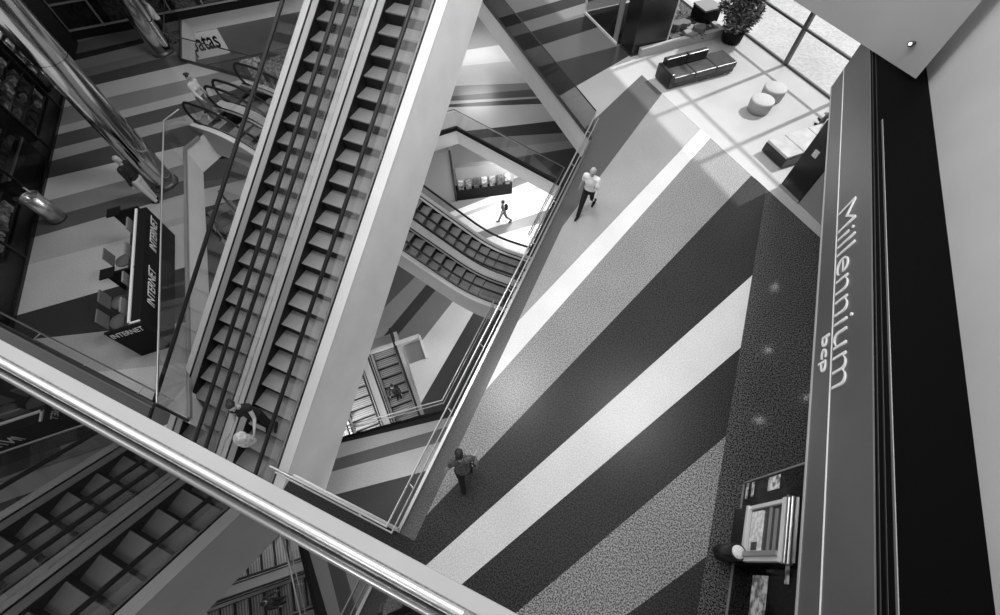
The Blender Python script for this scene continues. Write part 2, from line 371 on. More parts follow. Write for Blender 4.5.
def on_fascia(y, z): return frame((-0.008, y, z), (0, -1, 0), (0, 0, 1))
text_mesh('lettering', 'Millennium', 0.66, 0.012, LETW, t, on_fascia(7.44, zl + 0.05), width=3.66, bold=-.012)
text_mesh('small_lettering', 'bcp', 0.26, 0.012, LETW, t, on_fascia(4.84, zl - 0.235), width=0.66)
b = MB(); b.box(XF + 0.19, 4.53, -5.5, 12.58, ZT - 0.25, ZT - 0.03, 0); lg = struct(b.build('ceiling_bank', LEDGEB))
b = MB()
for x, w_, mi in ((XF + 0.20, 0.010, 0), (XF + 0.045, 0.006, 1), (XF + 0.11, 0.006, 1)): b.box(x, x + w_, -5.5, 11.9 if mi else 9.3, ZT - 0.03, ZT + 0.015, mi)
struct(b.build('trim_1', [mat('thin_pale_edge', 0.5, 0.35, metal=.6), DKSTEEL]))
b = MB(); b.box(4.53, 9.0, -6, 11.9, 2.75, 2.95); struct(b.build('ceiling_lobby', mat('lobby_ceiling', 0.25, 0.7)))
LOBBY = ((5.0, 10.57), (5.03, 8.12), (6.19, 7.0), (5.06, 5.83))
b = MB()
for x, y in LOBBY: b.lathe([(.055, 2.735), (.06, 2.745)], (x, y, 0), 16)
struct(b.build('trim_4', mat('lobby_downlight', .8, .3, emit=60)))
# wall spot
LP = ppl(914.5, 43, (1, 1, 0), 15.1)
t = thing('wall_spotlight', 'small round dark spotlight on the grey wall over the entrance', 'spotlight', LP)
sn = -V
b = MB(); b.tube([(0, 0, 0), sn * 0.05], 0.035, 12); b.build('mount', DKSTEEL, t)
b = MB(); b.ball(sn * 0.09, 0.055, n=18); b.build('head', DKSTEEL, t)
b = MB(); b.ball(sn * 0.122 + UP * 0.012 + Vector((0, -.01, 0)), 0.028, n=12); b.build('lens', mat('lit_lens', 0.8, 0.3, emit=2.5), t)

b = MB(); b.bar((-0.41, 14.94, .002), (2.92, 11.93, .002), .03, .006); struct(b.build('trim_5', PALEWALL))
# black pier and grey panel at the bank entrance
BP = Vector((3.62, 11.86, 0))
t = thing('entrance_pier', 'black boxed pier with a small white notice at the bank entrance', 'pier', BP)
b = MB(); b.obox((0, 0, 0), U * 0.74, V * 2.2, UP * 2.55); b.build('cladding', BLACK, t)
b = MB(); b.obox(-V * 0.03 - U * .01, U * 0.76, V * 0.03, UP * 0.09); b.build('skirting', ALU, t)
nq = ppl(815.5, 154, (1, 1, 0), 15.48 - 0.02) - BP
b = MB(); b.obox(nq - U * 0.075 - UP * 0.10, U * 0.15, V * 0.008, UP * 0.2); b.build('notice', mat('notice_paper', 0.55, 0.6, speck=.25, sscale=40), t)
b = MB(); b.obox(BP + U * 0.76 + V * 0.02, U * 2.2, V * 0.15, UP * 2.55); struct(b.build('wall_bank_side', mat('grey_panel', 0.22, 0.5)))
# bank front with the cash machine
XB = 3.70
t = thing('bank_shopfront', 'dark glazed bank front with taped notices beneath the fascia', 'shopfront', (XB, 3.06, 0))
b = MB(); b.box(0.04, 0.06, -8, 0, 0.06, 2.5); b.build('pane', GLASSD, t)
b = MB(); b.box(0.02, 0.045, -8, 0.0, 0, 0.03); b.box(0.02, .06, -.03, 0, 0, 2.5); b.box(0, .1, -8, 0, 2.46, 2.57); b.build('frame', ALU, t)
b = MB(); b.box(0.5, 0.56, -8, 0, 0, 2.5); b.build('back_panel', mat('dark_timber_panel', 0.05, 0.6, speck=.3, sscale=14), t)
for k, (y0, y1, z0, z1, v) in enumerate(((-.34, -.05, .16, .24, .45), (-.34, -.06, .38, .46, .5), (-.31, -.07, .97, 1.33, .55), (-2.3, -1.66, .80, 1.26, .34), (-1.75, -1.15, 1.72, 1.82, .3))):
    m = MB(); m.box(0.02, 0.03, y0, y1, z0, z1); m.build('notice', mat('notice_%d' % k, v, 0.6, speck=0.7, sscale=9), t)
t = thing('cash_machine', 'cash machine in a bright steel surround set into the bank front', 'cash machine', (3.62, 2.02, 0))
b = MB(); b.box(0.02, 0.5, -.47, .47, 0.0, 2.1); b.build('housing', BLACK, t)
BRI = mat('bright_surround', 0.75, 0.35, metal=0.1)
b = MB(); b.box(-.05, .02, -.46, .45, .62, .70); b.box(-.05, .02, -.48, .45, 1.78, 1.88); b.box(-.03, .02, -.46, -.39, .62, 1.85); b.box(-.02, .02, .39, .45, .70, 1.8); b.build('surround', BRI, t)
b = MB(); b.box(-.01, .02, -.30, .34, .78, 1.14); b.build('lit_panel', mat('lit_white_panel', 0.8, 0.4, speck=.2, sscale=12), t)
b = MB(); b.box(-.014, .02, -.29, -.16, .86, 1.05); b.build('keypad', DKSTEEL, t)
b = MB(); b.box(0.0, .02, -.34, .37, 1.32, 1.38); b.box(0.0, .02, -.30, .33, 1.50, 1.56); b.build('slot_bar', ALU, t)
b = MB(); b.box(-.06, .02, -.50, .47, 1.92, 1.97); b.box(-.03, .02, -.50, .45, 2.0, 2.06); b.build('top_rail', STEEL, t)
b = MB(); b.box(-.08, .02, -.40, -.33, .70, 1.78); b.build('lower_ledge', ALU, t)
t = thing('ashtray_bin', 'small black bin with a round pale lid by the cash machine', 'bin', (3.50, 1.66, 0))
b = MB(); b.lathe([(0.12, 0), (0.14, 0.02), (0.14, 0.68), (0.13, 0.71)], n=20); b.build('body', BLACK, t)
b = MB(); b.lathe([(0.105, 0.71), (0.10, 0.735), (0.03, 0.745)], n=20); b.build('lid', mat('pale_sand', 0.72, 0.7, speck=.1), t)

# planter, kerb, shrub, outdoor bed
t = thing('planter', 'long planter with a pale stone kerb behind the black sofa', 'planter', (-1.79, 16.94, 0))
K1 = Vector((0.67 + 1.79, 19.43 - 16.94, 0)); Lk = K1.length
b = MB(); b.obox((0, 0, 0), V * Lk, -U * 0.18, UP * 0.30)
b.obox(V * Lk, V * 0.2, -U * 3.2, UP * 0.30); b.build('kerb', mat('kerb_stone', 0.38, 0.6, speck=.08), t)
b = MB(); b.obox(-U * 0.18 + V * 1.5, V * (Lk - 1.5), -U * 2.9, UP * 0.24); b.build('soil', mat('soil', 0.07, 0.9, speck=.5, sscale=12, bump=.5), t)
def leaves(mb, c, rx, ry, rz, n, size, mi=0):
    for i in range(n):
        while True:
            p = Vector((random.uniform(-1, 1), random.uniform(-1, 1), random.uniform(-1, 1)))
            if 0.25 < p.length < 1: break
        p = Vector(c) + Vector((p.x * rx, p.y * ry, p.z * rz))
        a = Vector((random.gauss(0, 1), random.gauss(0, 1), random.gauss(0, .6))).normalized(); bb = a.cross(Vector((random.gauss(0, 1), random.gauss(0, 1), random.gauss(0, 1)))).normalized()
        L = size * random.uniform(.6, 1.3); W = L * 0.35
        mb.add([p - a * L, p - bb * W + a * .1 * L, p + a * L, p + bb * W + a * .1 * L], [(0, 1, 2, 3)], mi)
LEAF = [mat('leaf_dark', 0.05, 0.5), mat('leaf_mid', 0.16, 0.5), mat('leaf_light', 0.34, 0.5)]
b = MB()
for i in range(3): leaves(b, V * (Lk * .72) - U * (0.5 + .8 * i) + UP * 0.30, .75, .75, 0.06, 200, 0.05, i)
o = b.build('ground_cover', LEAF, t)
for i in range(2): pass
sp = Vector((1.15, 19.35, 0))
t = thing('potted_shrub', 'dense leafy shrub standing by the glazing at the end of the planter', 'shrub', sp)
b = MB()
for c, rr in (((0, 0, .75), .55), ((-.35, .35, 1.25), .62), ((.1, .35, 1.55), .6), ((-.1, .1, 2.0), .6), ((.25, -.05, 1.1), .45)):
    for i in range(3): leaves(b, c, rr, rr, rr, 420, 0.085, i)
b.build('foliage', LEAF, t)
b = MB(); b.tube([(0, 0, 0), (-.03, .05, .7), (-.06, .1, 1.6)], [.05, .04, .02], 8); b.build('stem', mat('bark', 0.06, .8), t)
b = MB(); b.lathe([(.30, 0), (.36, .05), (.40, .42), (.36, .42)], n=24); b.build('pot', BLACKM, t)
t = thing('stone_block_seat', 'grey topped black block behind the planter beside the shrub', 'block', (-0.1, 19.6, 0.24))
b = MB(); b.obox((0, 0, 0), V * .75, -U * .75, UP * .45); b.build('base', BLACKM, t)
b = MB(); b.obox(-V * .02 + U * .02 + UP * .45, V * .79, -U * .79, UP * .06); b.build('top', mat('block_top', .22, .5), t)
t = thing('garden_rock_pile', 'low pile of angular grey rocks in the planter bed', 'rocks', (-.75, 18.65, 0.24))
for k in range(5):
    m = MB(); c = Vector((random.uniform(-.3, .7), random.uniform(-.1, .9), 0)); pts = [(c.x + random.uniform(.2, .34) * math.cos(a * PI / 3), c.y + random.uniform(.18, .3) * math.sin(a * PI / 3)) for a in range(6)]
    m.prism(pts, 0, random.uniform(.12, .3)); m.build('rock', mat('rock_%d' % (k % 2), .12 + .1 * (k % 2), .8, speck=.2), t, bevel=.03)
# ------------------------------------------------------------------ lounge furniture
LEATH = mat('black_leather', 0.014, 0.32, blot=0.2, bscale=4); LEATHT = mat('grey_leather_seat', 0.055, 0.35, blot=0.25, bscale=4)
def cushion(mb, o, a, b_, h, mi=0): mb.obox(o, a, b_, UP * h, mi)
SO = Vector((-0.38, 15.27, 0)); D = -U
t = thing('sofa', 'black leather three-module sofa with low back by the planter kerb', 'sofa', SO)
m = MB(); m.obox(D * .03 + UP * .05, V * 2.70, D * .80, UP * .17); m.build('base', BLACK, t, bevel=.01)
for k in range(3):
    m = MB(); m.obox(V * (.13 + k * .87 if k else .13) + UP * .22, V * .85, D * (.62 if k < 2 else .86), UP * .20); m.build('seat_cushion', LEATHT, t, bevel=.03)
for k in range(2):
    m = MB(); m.obox(V * (.12 + k * .87) + D * .64 + UP * .22, V * .86, D * .20, UP * .50); m.build('back_cushion', LEATH, t, bevel=.03)
m = MB(); m.obox(-V * .03 + UP * .05, V * .15, D * .86, UP * .50); m.build('armrest', LEATH, t, bevel=.03)
for a_, d_ in ((.05, .06), (2.4, .06), (.05, .72), (2.4, .72), (1.2, .06), (.86, .06), (1.7, .06)):
    m = MB(); m.lathe([(.035, 0), (.035, .06)], V * a_ + D * d_, 10); m.build('foot', CHROME, t)
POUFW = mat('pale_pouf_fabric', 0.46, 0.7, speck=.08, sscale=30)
for (x, y), lab in (((2.61, 15.29), 'round pale pouf nearest the viewer of the two'), ((2.93, 16.14), 'round pale pouf behind the other, nearer the glazing')):
    t = thing('pouf', lab, 'pouf', (x, y, 0), group='round poufs on the entrance paving')
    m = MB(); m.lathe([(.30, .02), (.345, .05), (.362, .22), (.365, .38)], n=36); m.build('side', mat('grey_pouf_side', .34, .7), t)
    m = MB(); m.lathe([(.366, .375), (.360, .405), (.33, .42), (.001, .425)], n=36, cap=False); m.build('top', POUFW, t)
BO = Vector((2.94, 13.22, 0))
t = thing('bench', 'black based bench with pale seat pads beside the entrance pier', 'bench', BO)
m = MB(); m.obox(UP * .04, U * .88, V * 2.88, UP * .30); m.build('base', BLACK, t, bevel=.01)
for k in range(3):
    m = MB(); m.obox(U * .01 + V * (.01 + (0, .62, 1.50)[k]) + UP * .34, U * .86, V * (.60, .86, 1.36)[k], UP * .09); m.build('seat_pad', mat('pale_pad', .44, .6, blot=.15, bscale=3), t, bevel=.02)
for a_, d_ in ((.06, .06), (.8, .06), (.06, 2.8), (.8, 2.8)):
    m = MB(); m.lathe([(.03, 0), (.03, .05)], U * a_ + V * d_, 10); m.build('foot', CHROME, t)

# ------------------------------------------------------------------ columns
def column(lab, x, y, r, h, joint):
    t = thing('column', lab, 'column', (x, y, 0), group='polished metal columns')
    m = MB(); m.lathe([(r, .10), (r, joint - .012)], n=64, cap=False); m.lathe([(r - .012, joint - .02), (r - .012, joint + .02)], n=64, cap=False); m.lathe([(r, joint + .012), (r, h)], n=64, cap=False); m.build('shaft', COLM, t)
    m = MB(); m.lathe([(r + .05, 0), (r + .05, .05), (r + .015, .10), (r - .01, .12)], n=48); m.build('base_ring', DKSTEEL, t)
column('big polished metal column standing beside the internet counter', -13.42, 4.90, .36, 6.8, 3.75)
column('polished metal column standing near the white fascia with the patas sign', -19.15, 10.42, .37, 6.8, 2.7)

# ------------------------------------------------------------------ internet counter
KO = Vector((-9.0, 0.92, 0)); KU = -U            # along the counter, away from the viewer
KL = 3.62
t = thing('internet_counter', 'long black counter lettered INTERNET by the glass edge of the left floor', 'counter', KO)
NV = -V                                          # towards the users' side
m = MB(); m.obox((0, 0, 0), KU * KL, NV * .24, UP * 1.10); m.build('panel', BLACKM, t)
m = MB(); m.obox(NV * .20 + UP * 1.10, KU * KL, NV * .05, UP * .03); m.obox(V * .0 + UP * 1.10, KU * .04, NV * .25, UP * .03); m.build('top_edge', mat('pale_edge', .7, .4), t)
m = MB(); m.obox(NV * .25, KU * KL, NV * .14, UP * .95); m.obox(NV * .39 + UP * .70, KU * KL, NV * .22, UP * .04); m.build('desk', mat('dark_desk', .05, .22), t)
m = MB(); m.obox(-KU * .05, KU * .05, NV * .72, UP * 1.10); m.build('end_panel', BLACKM, t)
for k in range(2):
    m = MB(); m.obox(KU * (1.62 + k * 2.06) + NV * .2, KU * .05, NV * .62, UP * 1.12); m.obox(KU * (1.52 + k * 2.06) + NV * .62 + UP * 1.10, KU * .30, NV * .30, UP * .03); m.build('divider', BLACKM, t)
for k in range(4):
    o = KU * (.45 + k * .86) + NV * .42
    m = MB(); m.obox(o + UP * .80, KU * .40, NV * .04, UP * .30); m.obox(o + KU * .17 + UP * .74, KU * .06, NV * .06, UP * .08); mo = m.build('monitor', ALU, t); m = MB(); m.obox(o + UP * .82 + KU * .02 + NV * .042, KU * .36, NV * .006, UP * .26); m.build('screen', BLACK, mo)
LETI = mat('counter_lettering', 0.75, 0.5)
for k in range(2):
    text_mesh('lettering', 'INTERNET', .34, .004, LETI, t, frame(KU * (.62 + k * 1.72) + V * .004 + UP * .70, KU, UP), shear=.25, width=1.15)
text_mesh('lettering', 'INTERNET', .22, .004, LETI, t, frame(-KU * .054 + NV * .69 + UP * .86, -NV, UP), shear=.2, width=.64)
for k, (d_, lab) in enumerate(((.75, 'grey chair at the near end of the internet counter'), (1.32, 'grey chair between the near end and the first black divider'), (2.65, 'grey chair between the two black dividers of the counter'))):
    c = KO + KU * d_ + NV * .92
    ch = thing('chair', lab, 'chair', c, group='chairs at the internet counter')
    m = MB(); m.lathe([(.18, .44), (.20, .46), (.19, .50), (.05, .51)], n=20); m.build('seat', mat('chair_fabric', .15, .6), ch)
    m = MB(); m.obox(NV * .17 - KU * .18 + UP * .52, KU * .36, NV * .03, UP * .36); m.build('backrest', mat('chair_fabric', .15, .6), ch, bevel=.01)
    m = MB(); m.lathe([(.03, .02), (.03, .45)], n=10); m.build('post', CHROME, ch)
    m = MB(); m.lathe([(.20, 0), (.19, .02), (.03, .04)], n=20); m.build('foot_plate', CHROME, ch)
for k, (d_, v_) in enumerate(((.06, .70), (.30, .64))):
    c = KO + KU * d_ + NV * v_
    w_ = MB(); w_.obox(UP * .0, KU * .20, NV * .09, UP * .44); o = w_.build('computer_case', mat('pale_case', .62, .5)); o.location = c
    tag(o, ['upright pale box on the floor nearest the counter end', 'upright pale box just behind the one at the counter end'][k], 'computer', 'pale boxes by the counter')

# ------------------------------------------------------------------ round metal bin
bb = Vector((-15.15, 2.62, 0))
t = thing('metal_bin', 'round steel bin with an open top in front of the dark left shop', 'bin', bb)
m = MB(); m.lathe([(.21, .02), (.22, .04), (.22, .88), (.195, .88), (.19, .60)], n=32, cap=False); m.build('body', mat('bin_steel', .42, .3, metal=.9), t)
m = MB(); m.lathe([(.19, .0), (.23, .02), (.23, .05)], n=32); m.build('base', DKSTEEL, t)
m = MB(); m.tube([(.22 * math.cos(a * PI / 12), .22 * math.sin(a * PI / 12), .89) for a in range(25)], .016, 8); m.tube([(-.2, .0, .89), (.2, .0, .89)], .014, 8); m.build('rim', STEEL, t)
m = MB(); m.lathe([(.001, .58), (.19, .58), (.19, .6)], n=24); m.build('liner', BLACKM, t)
m = MB(); m.obox((-.16, .1, .9), (.08, 0, 0), (0, .03, 0), (0, 0, .16)); m.build('tag_plate', PALEWALL, t)

# ------------------------------------------------------------------ left shop behind its dark frontage
LF = -13.35
FO = Vector((LF + 0.4, -0.4, 0))
b = MB(); fl = Vector((LF, 0, 0)) - U * .2
b.prism([(LF + 0.30, -0.38), (LF - 9.8, 9.72), (LF - 14, 14), (-37, 14), (-37, -.38)], 0.01, 0.03)
struct(b.build('floor_shop', BLACKM))
t = thing('shop_front', 'long dark glazed shop front along the left edge of the floor', 'shop front', FO)
m = MB(); m.bar((0, 0, .04), -U * 14.2 + UP * .04, .06, .08); m.bar((0, 0, 2.5), -U * 14.2 + UP * 2.5, .08, .12)
for k in range(7): m.bar(-U * (k * 2.36), -U * (k * 2.36) + UP * 2.5, .05, .05)
m.build('frame', BLACK, t)
m = MB(); m.obox(-V * .03 + UP * .08, -U * 14.2, V * .012, UP * 2.4); m.build('pane', GLASSS, t)
m = MB(); m.obox(UP * 2.56, -U * 14.2, -V * .3, UP * 0.5); m.build('header', BLACKM, t)
GOODS = [mat('goods_%d' % i, v, .6, speck=.5, sscale=9) for i, v in enumerate((.03, .07, .14, .25, .42))]
def goods_rack(p, lab, L, tiers, seed, bright, along=-U, depth=.45, z0=.1, gap=.42):
    rnd = random.Random(seed); dp = -V
    t = thing('display_rack', lab, 'rack', p, group='racks inside the left shop')
    m = MB()
    for s in range(tiers): m.obox(UP * (z0 + s * gap), along * L, dp * depth, UP * .025)
    m.obox((0, 0, 0), along * .03, dp * depth, UP * (z0 + tiers * gap)); m.obox(along * L, along * .03, dp * depth, UP * (z0 + tiers * gap)); m.build('shelf_frame', BLACKM, t)
    for s in range(tiers):
        x = .05
        while x < L - .12:
            w_ = rnd.uniform(.09, .26); h = rnd.uniform(.12, gap - .08)
            g = MB(); g.obox(along * x + dp * rnd.uniform(.03, .12) + UP * (z0 + s * gap + .026), along * w_, dp * rnd.uniform(.1, .25), UP * h)
            g.build('boxed_goods', GOODS[min(4, max(0, int(rnd.gauss(bright, 1.1))))], t); x += w_ + rnd.uniform(.02, .12)
def shp(k, d): return Vector((LF, 0, 0)) - U * k - V * d + UP * .03
goods_rack(shp(1.9, .5), 'dim rack at the near end of the left shop above the steel bin', 2.2, 5, 1, 3.3)
goods_rack(shp(4.6, .45), 'dim low rack in the middle of the left shop', 2.0, 4, 2, 2.0)
goods_rack(shp(7.3, .5), 'dim rack of goods behind the big column', 2.4, 5, 3, 2.2)
goods_rack(shp(10.2, .5), 'dim rack at the far end of the left shop frontage', 2.6, 5, 4, 2.4)
goods_rack(shp(1.4, 2.0), 'taller rack deep behind the near rack of the left shop', 3.6, 6, 5, 2.6)
goods_rack(shp(5.8, 2.0), 'taller rack deep inside the middle of the left shop', 3.6, 6, 6, 1.8)
# lit glass top counter inside
t = thing('display_counter', 'low counter with a bright rail inside the left shop', 'counter', shp(4.2, .12))
m = MB(); m.obox((0, 0, 0), -U * 2.0, -V * .25, UP * .75); m.build('body', BLACK, t)
m = MB(); m.obox(UP * .75, -U * 2.0, -V * .06, UP * .03); m.build('rail', STEEL, t)
# far shop at the top left corner
FS = Vector((-23.2, 9.75, 0))
t = thing('corner_shop_window', 'dim framed shop window at the far top left', 'shop window', FS)
m = MB()
for z in (.35, 1.25, 2.2): m.bar(UP * z, V * 9 + UP * z, .05, .06)
for k in range(8): m.bar(V * (k * 1.28) + UP * .3, V * (k * 1.28) + UP * 2.3, .05, .05)
m.build('frame', ALU, t)
m = MB(); m.obox(-U * .0, V * 9, -U * .1, UP * .32); m.obox(UP * 2.3, V * 9, -U * .2, UP * .6); m.build('plinth', BLACKM, t)
m = MB(); m.obox(-U * .04 + UP * .35, V * 9, -U * .01, UP * 1.9); m.build('pane', GLASSD, t)
m = MB(); m.obox(-U * 1.2, V * 9, -U * .1, UP * 3); m.build('back_wall', mat('shop_back', .05, .7, speck=.6, sscale=5), t)
for k in range(7):
    m = MB(); m.obox(-U * .5 + V * (.2 + k * 1.25), V * .8, -U * .3, UP * random.uniform(.7, 1.7)); m.build('display_case', GOODS[1 + k % 4], t)

# ------------------------------------------------------------------ patas shop under the far edge
PS = Vector((0, 0, 0)); npat = (-R2, R2, 0); dpat = 34.35 * R2
PP = [ppl(x, y, npat, dpat) for x, y in ((195, 36), (221, 23.5), (222, 43), (195, 54))]
t = thing('patas_shop_sign', 'pale shop sign reading patas hanging under the white fascia', 'sign', (PP[3].x, PP[3].y, -2.05))
Wp = (PP[1] - PP[0]).dot(V)
m = MB(); m.obox((0, 0, 0), V * (Wp + .15), -U * .12, UP * 1.08); m.build('panel', mat('sign_panel', .75, .5), t)
text_mesh('lettering', 'patas', 1.05, .01, BLACKM, t, frame(U * .012 + V * .02 + UP * .34, V, UP), width=Wp * .95, bold=.012)
t = thing('poster_wall', 'dim lower wall with posters under the patas sign', 'shop front', (PP[3].x, PP[3].y, Z1))
m = MB(); m.obox(U * .3, V * 5.0, -U * .15, UP * 2.2); m.build('wall', mat('lower_shop_wall', .08, .6), t)
for k, (v_, z_, w_, h_, c) in enumerate(((.3, .3, 1.3, 1.3, 2), (1.9, .6, .5, 1.4, 4), (2.6, .5, 1.2, 1.5, 3), (1.7, 1.9, .9, .25, 4))):
    m = MB(); m.obox(V * v_ + U * .31 + UP * z_, V * w_, U * .03, UP * h_); m.build('poster', GOODS[c], t)
# lower shop at the corner of the first lower floor
CS = Vector((-9.7, 15.3, Z2))
t = thing('corner_shop', 'grey corner shop with a dark based display under the lower floor edge', 'shop', CS)
m = MB(); m.obox((0, 0, 0), -V * 4, -U * 6 + V * 0, UP * 3.5); m.build('wall', mat('corner_wall', .25, .5), t)
m = MB(); m.bar((0, -.03, 0), (0, -.03, 3.5), .1, .1); m.build('corner_post', BLACK, t)
q1 = Vector((.84, .54, 0)).normalized()
m = MB(); m.obox((0.05, 0, 0), q1 * 3.2, Vector((-.54, .84, 0)) * .4, UP * .8); m.build('display_base', BLACKM, t)
m = MB(); m.obox(Vector((0.05, .2, .8)), q1 * 3.2, Vector((-.54, .84, 0)) * .3, UP * 1.4); m.build('display_back', mat('display_back', .3, .5), t)
for k in range(14):
    m = MB(); m.obox(Vector((0.1, 0.02, .8)) + q1 * (.1 + (k % 7) * .44), q1 * .3, Vector((-.54, .84, 0)) * .2, UP * (.28 + .3 * (k // 7))); m.build('boxed_goods', GOODS[(1, 4, 3)[k % 3]], t)
# ------------------------------------------------------------------ escalators
def prof(sa, sb, za, m, w=0.8):
    """height along the run: level up to sa, slope m from sa to sb, level after; eased over +-w"""
    def ramp(x):
        if x <= -w: return 0.0
        if x >= w: return x
        return (x + w) ** 2 / (4 * w)
    return lambda s: za + m * (ramp(s - sa) - ramp(s - sb))
def escalator(label, group, O, dr, lat, zf, s0, s1, T, depth, cap0=False, cap1=False, ss=None, tread=TREAD, left_deck=True, right_deck=True, name='escalator', clad=WHITE2, deck=WHITE, n=64, glass=GLASS, hr=.78, drop=0.0):
    dr, lat = Vector(dr).normalized(), Vector(lat).normalized(); O = Vector(O)
    root = thing(name, label, 'escalator', (O.x, O.y, 0), group=group)
    SS = [s0 + (s1 - s0) * i / n for i in range(n + 1)]
    P = lambda s, t, h: dr * s + lat * t + UP * (zf(s) + h)
    flip = dr.cross(lat).z < 0
    def sweep(secf, name_, m_, smooth=True):
        mb = MB(); rings = [secf(s) for s in SS]; k = len(rings[0]); vs = []; fs = []
        for s, rg in zip(SS, rings): vs += [P(s, t, h) for t, h in rg]
        for i in range(n):
            for j in range(k):
                f = (i * k + j, i * k + (j + 1) % k, (i + 1) * k + (j + 1) % k, (i + 1) * k + j); fs.append(f)
        fs.append(tuple(range(k))[::-1]); fs.append(tuple(range(n * k, n * k + k)))
        mb.add(vs, fs, 0, False); o = mb.build(name_, m_, root)
        bm = bmesh.new(); bm.from_mesh(o.data); bmesh.ops.recalc_face_normals(bm, faces=bm.faces[:]); bm.to_mesh(o.data); bm.free()
        return o
    def rect(t0, t1, h0, h1): return lambda s: [(t0, h0), (t1, h0), (t1, h1), (t0, h1)]
    lo, lg, ls, rs, rg, ro = T
    sweep(lambda s: [(lo + .02, -depth(s)), (ro - .02, -depth(s)), (ro - .02, -.42), (lo + .02, -.42)], 'truss', BLACKM)
    sweep(lambda s: [(ro - .025, -depth(s)), (ro, -depth(s)), (ro, -.005), (ro - .025, -.005)], 'side_cladding', clad)
    sweep(lambda s: [(lo, -depth(s)), (lo + .025, -depth(s)), (lo + .025, -.005), (lo, -.005)], 'side_cladding', clad)
    if left_deck: sweep(rect(lo - .01, lg - .02, -.03, .012), 'outer_deck', deck)
    if right_deck: sweep(rect(rg + .02, ro + .01, -.03, .012), 'outer_deck', deck)
    for g, k in ((lg, ls), (rg, rs)):
        sg = 1 if k > g else -1
        sweep(lambda s: [(g + sg * .02, -.02), (k, -.05), (k, -.02), (g + sg * .02, .008)][::sg], 'inner_deck', ALU)
        sweep(rect(min(k, k + sg * .015), max(k, k + sg * .015), -.40, -.03), 'skirt', SKIRT)
        sweep(rect(g - .02, g + .02, -.02, .02), 'glass_channel', BLACKM)
        e0 = s0 + (.35 if cap0 else 0); e1 = s1 - (.35 if cap1 else 0)
        mb = MB(); N = 48; vs = []; fs = []
        for i in range(N + 1):
            s = e0 + (e1 - e0) * i / N
            vs += [P(s, g - .006, .02), P(s, g + .006, .02), P(s, g + .006, hr - .03), P(s, g - .006, hr - .03)]
        for i in range(N):
            for j in range(4): fs.append((i * 4 + j, i * 4 + (j + 1) % 4, i * 4 + 4 + (j + 1) % 4, i * 4 + 4 + j))
        mb.add(vs, fs); mb.build('glass_side', glass, root)
        pts = []
        if cap0:
            for a in range(0, 9):
                an = -PI / 2 - a * PI / 8; pts.append(P(e0, g, hr / 2) + dr * (.33 * math.cos(an)) + UP * (.5 * hr * math.sin(an)))
        nn = 60
        for i in range(nn + 1):
            s = e0 + (e1 - e0) * i / nn; pts.append(P(s, g, hr))
        if cap1:
            for a in range(0, 9):
                an = PI / 2 - a * PI / 8; pts.append(P(e1, g, hr / 2) + dr * (.33 * math.cos(an)) + UP * (.5 * hr * math.sin(an)))
        cl = [pts[0]]
        for p_ in pts[1:]:
            if (p_ - cl[-1]).length > .01: cl.append(p_)
        mb = MB(); mb.tube(cl, .042, 8); mb.build('handrail', RUBBER, root)
    # steps: one mesh shared by all the copies
    a0, a1 = ss or (s0 + .1, s1 - .1)
    mb = MB(); w0, w1 = ls + .02, rs - .02
    mb.obox(dr * -.195 + lat * w0, dr * .39, lat * (w1 - w0), UP * -.03, 0)
    mb.obox(dr * -.195 + lat * w0 + UP * -.03, dr * .02, lat * (w1 - w0), UP * -.22, 1)
    me = mb.mesh('step', [tread, RISER])
    s = a0
    while s < a1:
        o = bpy.data.objects.new('step', me); COL.objects.link(o); o.parent = root; o.location = P(s, 0, -.11 - drop); s += .4
    for flag, sx in ((cap0, s0), (cap1, s1)):
        if flag:
            mb = MB(); d_ = .5 if sx == s0 else -.5
            mb.obox(P(sx, ls, -.02) - UP * 0.06, dr * d_, lat * (rs - ls), UP * .06); mb.build('comb_plate', STEEL, root)
    return root
zbig = lambda s: -0.2 + .6 * s
dbig = lambda s: (2.18 - .056 * s)
escalator('long escalator on the left of the main pair, nobody on it', 'main pair of long escalators', (0, 0, 0), (0, 1, 0), (1, 0, 0), zbig, -6.2, 11.5,
          (-8.16, -7.98, -7.83, -6.80, -6.72, -6.575), dbig, n=4, drop=.11, glass=GLASSE)
escalator('long escalator on the right of the main pair, carrying a woman with a pale coat', 'main pair of long escalators', (0, 0, 0), (0, 1, 0), (1, 0, 0), zbig, -6.2, 11.5,
          (-6.575, -6.42, -6.26, -5.22, -5.14, -4.885), dbig, n=4, drop=.11, glass=GLASSE)
zsm = prof(4.79, 12.85, -4.42, .577, .8)
dsm = lambda s: 1.05
escalator('small curved escalator nearer the viewer, woman stepping on at its top', 'curved escalators', (0, 0, 0), (-1, 0, 0), (0, -1, 0), zsm, 2.7, 14.4,
          (-8.44, -8.27, -8.20, -7.40, -7.33, -7.16), dsm, True, True, ss=(3.4, 13.2), clad=GREYWALL, n=72)
escalator('small curved escalator farther from the viewer, next to the patas opening', 'curved escalators', (0, 0, 0), (-1, 0, 0), (0, -1, 0), zsm, 2.7, 14.4,
          (-9.85, -9.68, -9.58, -8.72, -8.64, -8.46), dsm, True, True, ss=(3.4, 13.2), clad=GREYWALL, n=72)
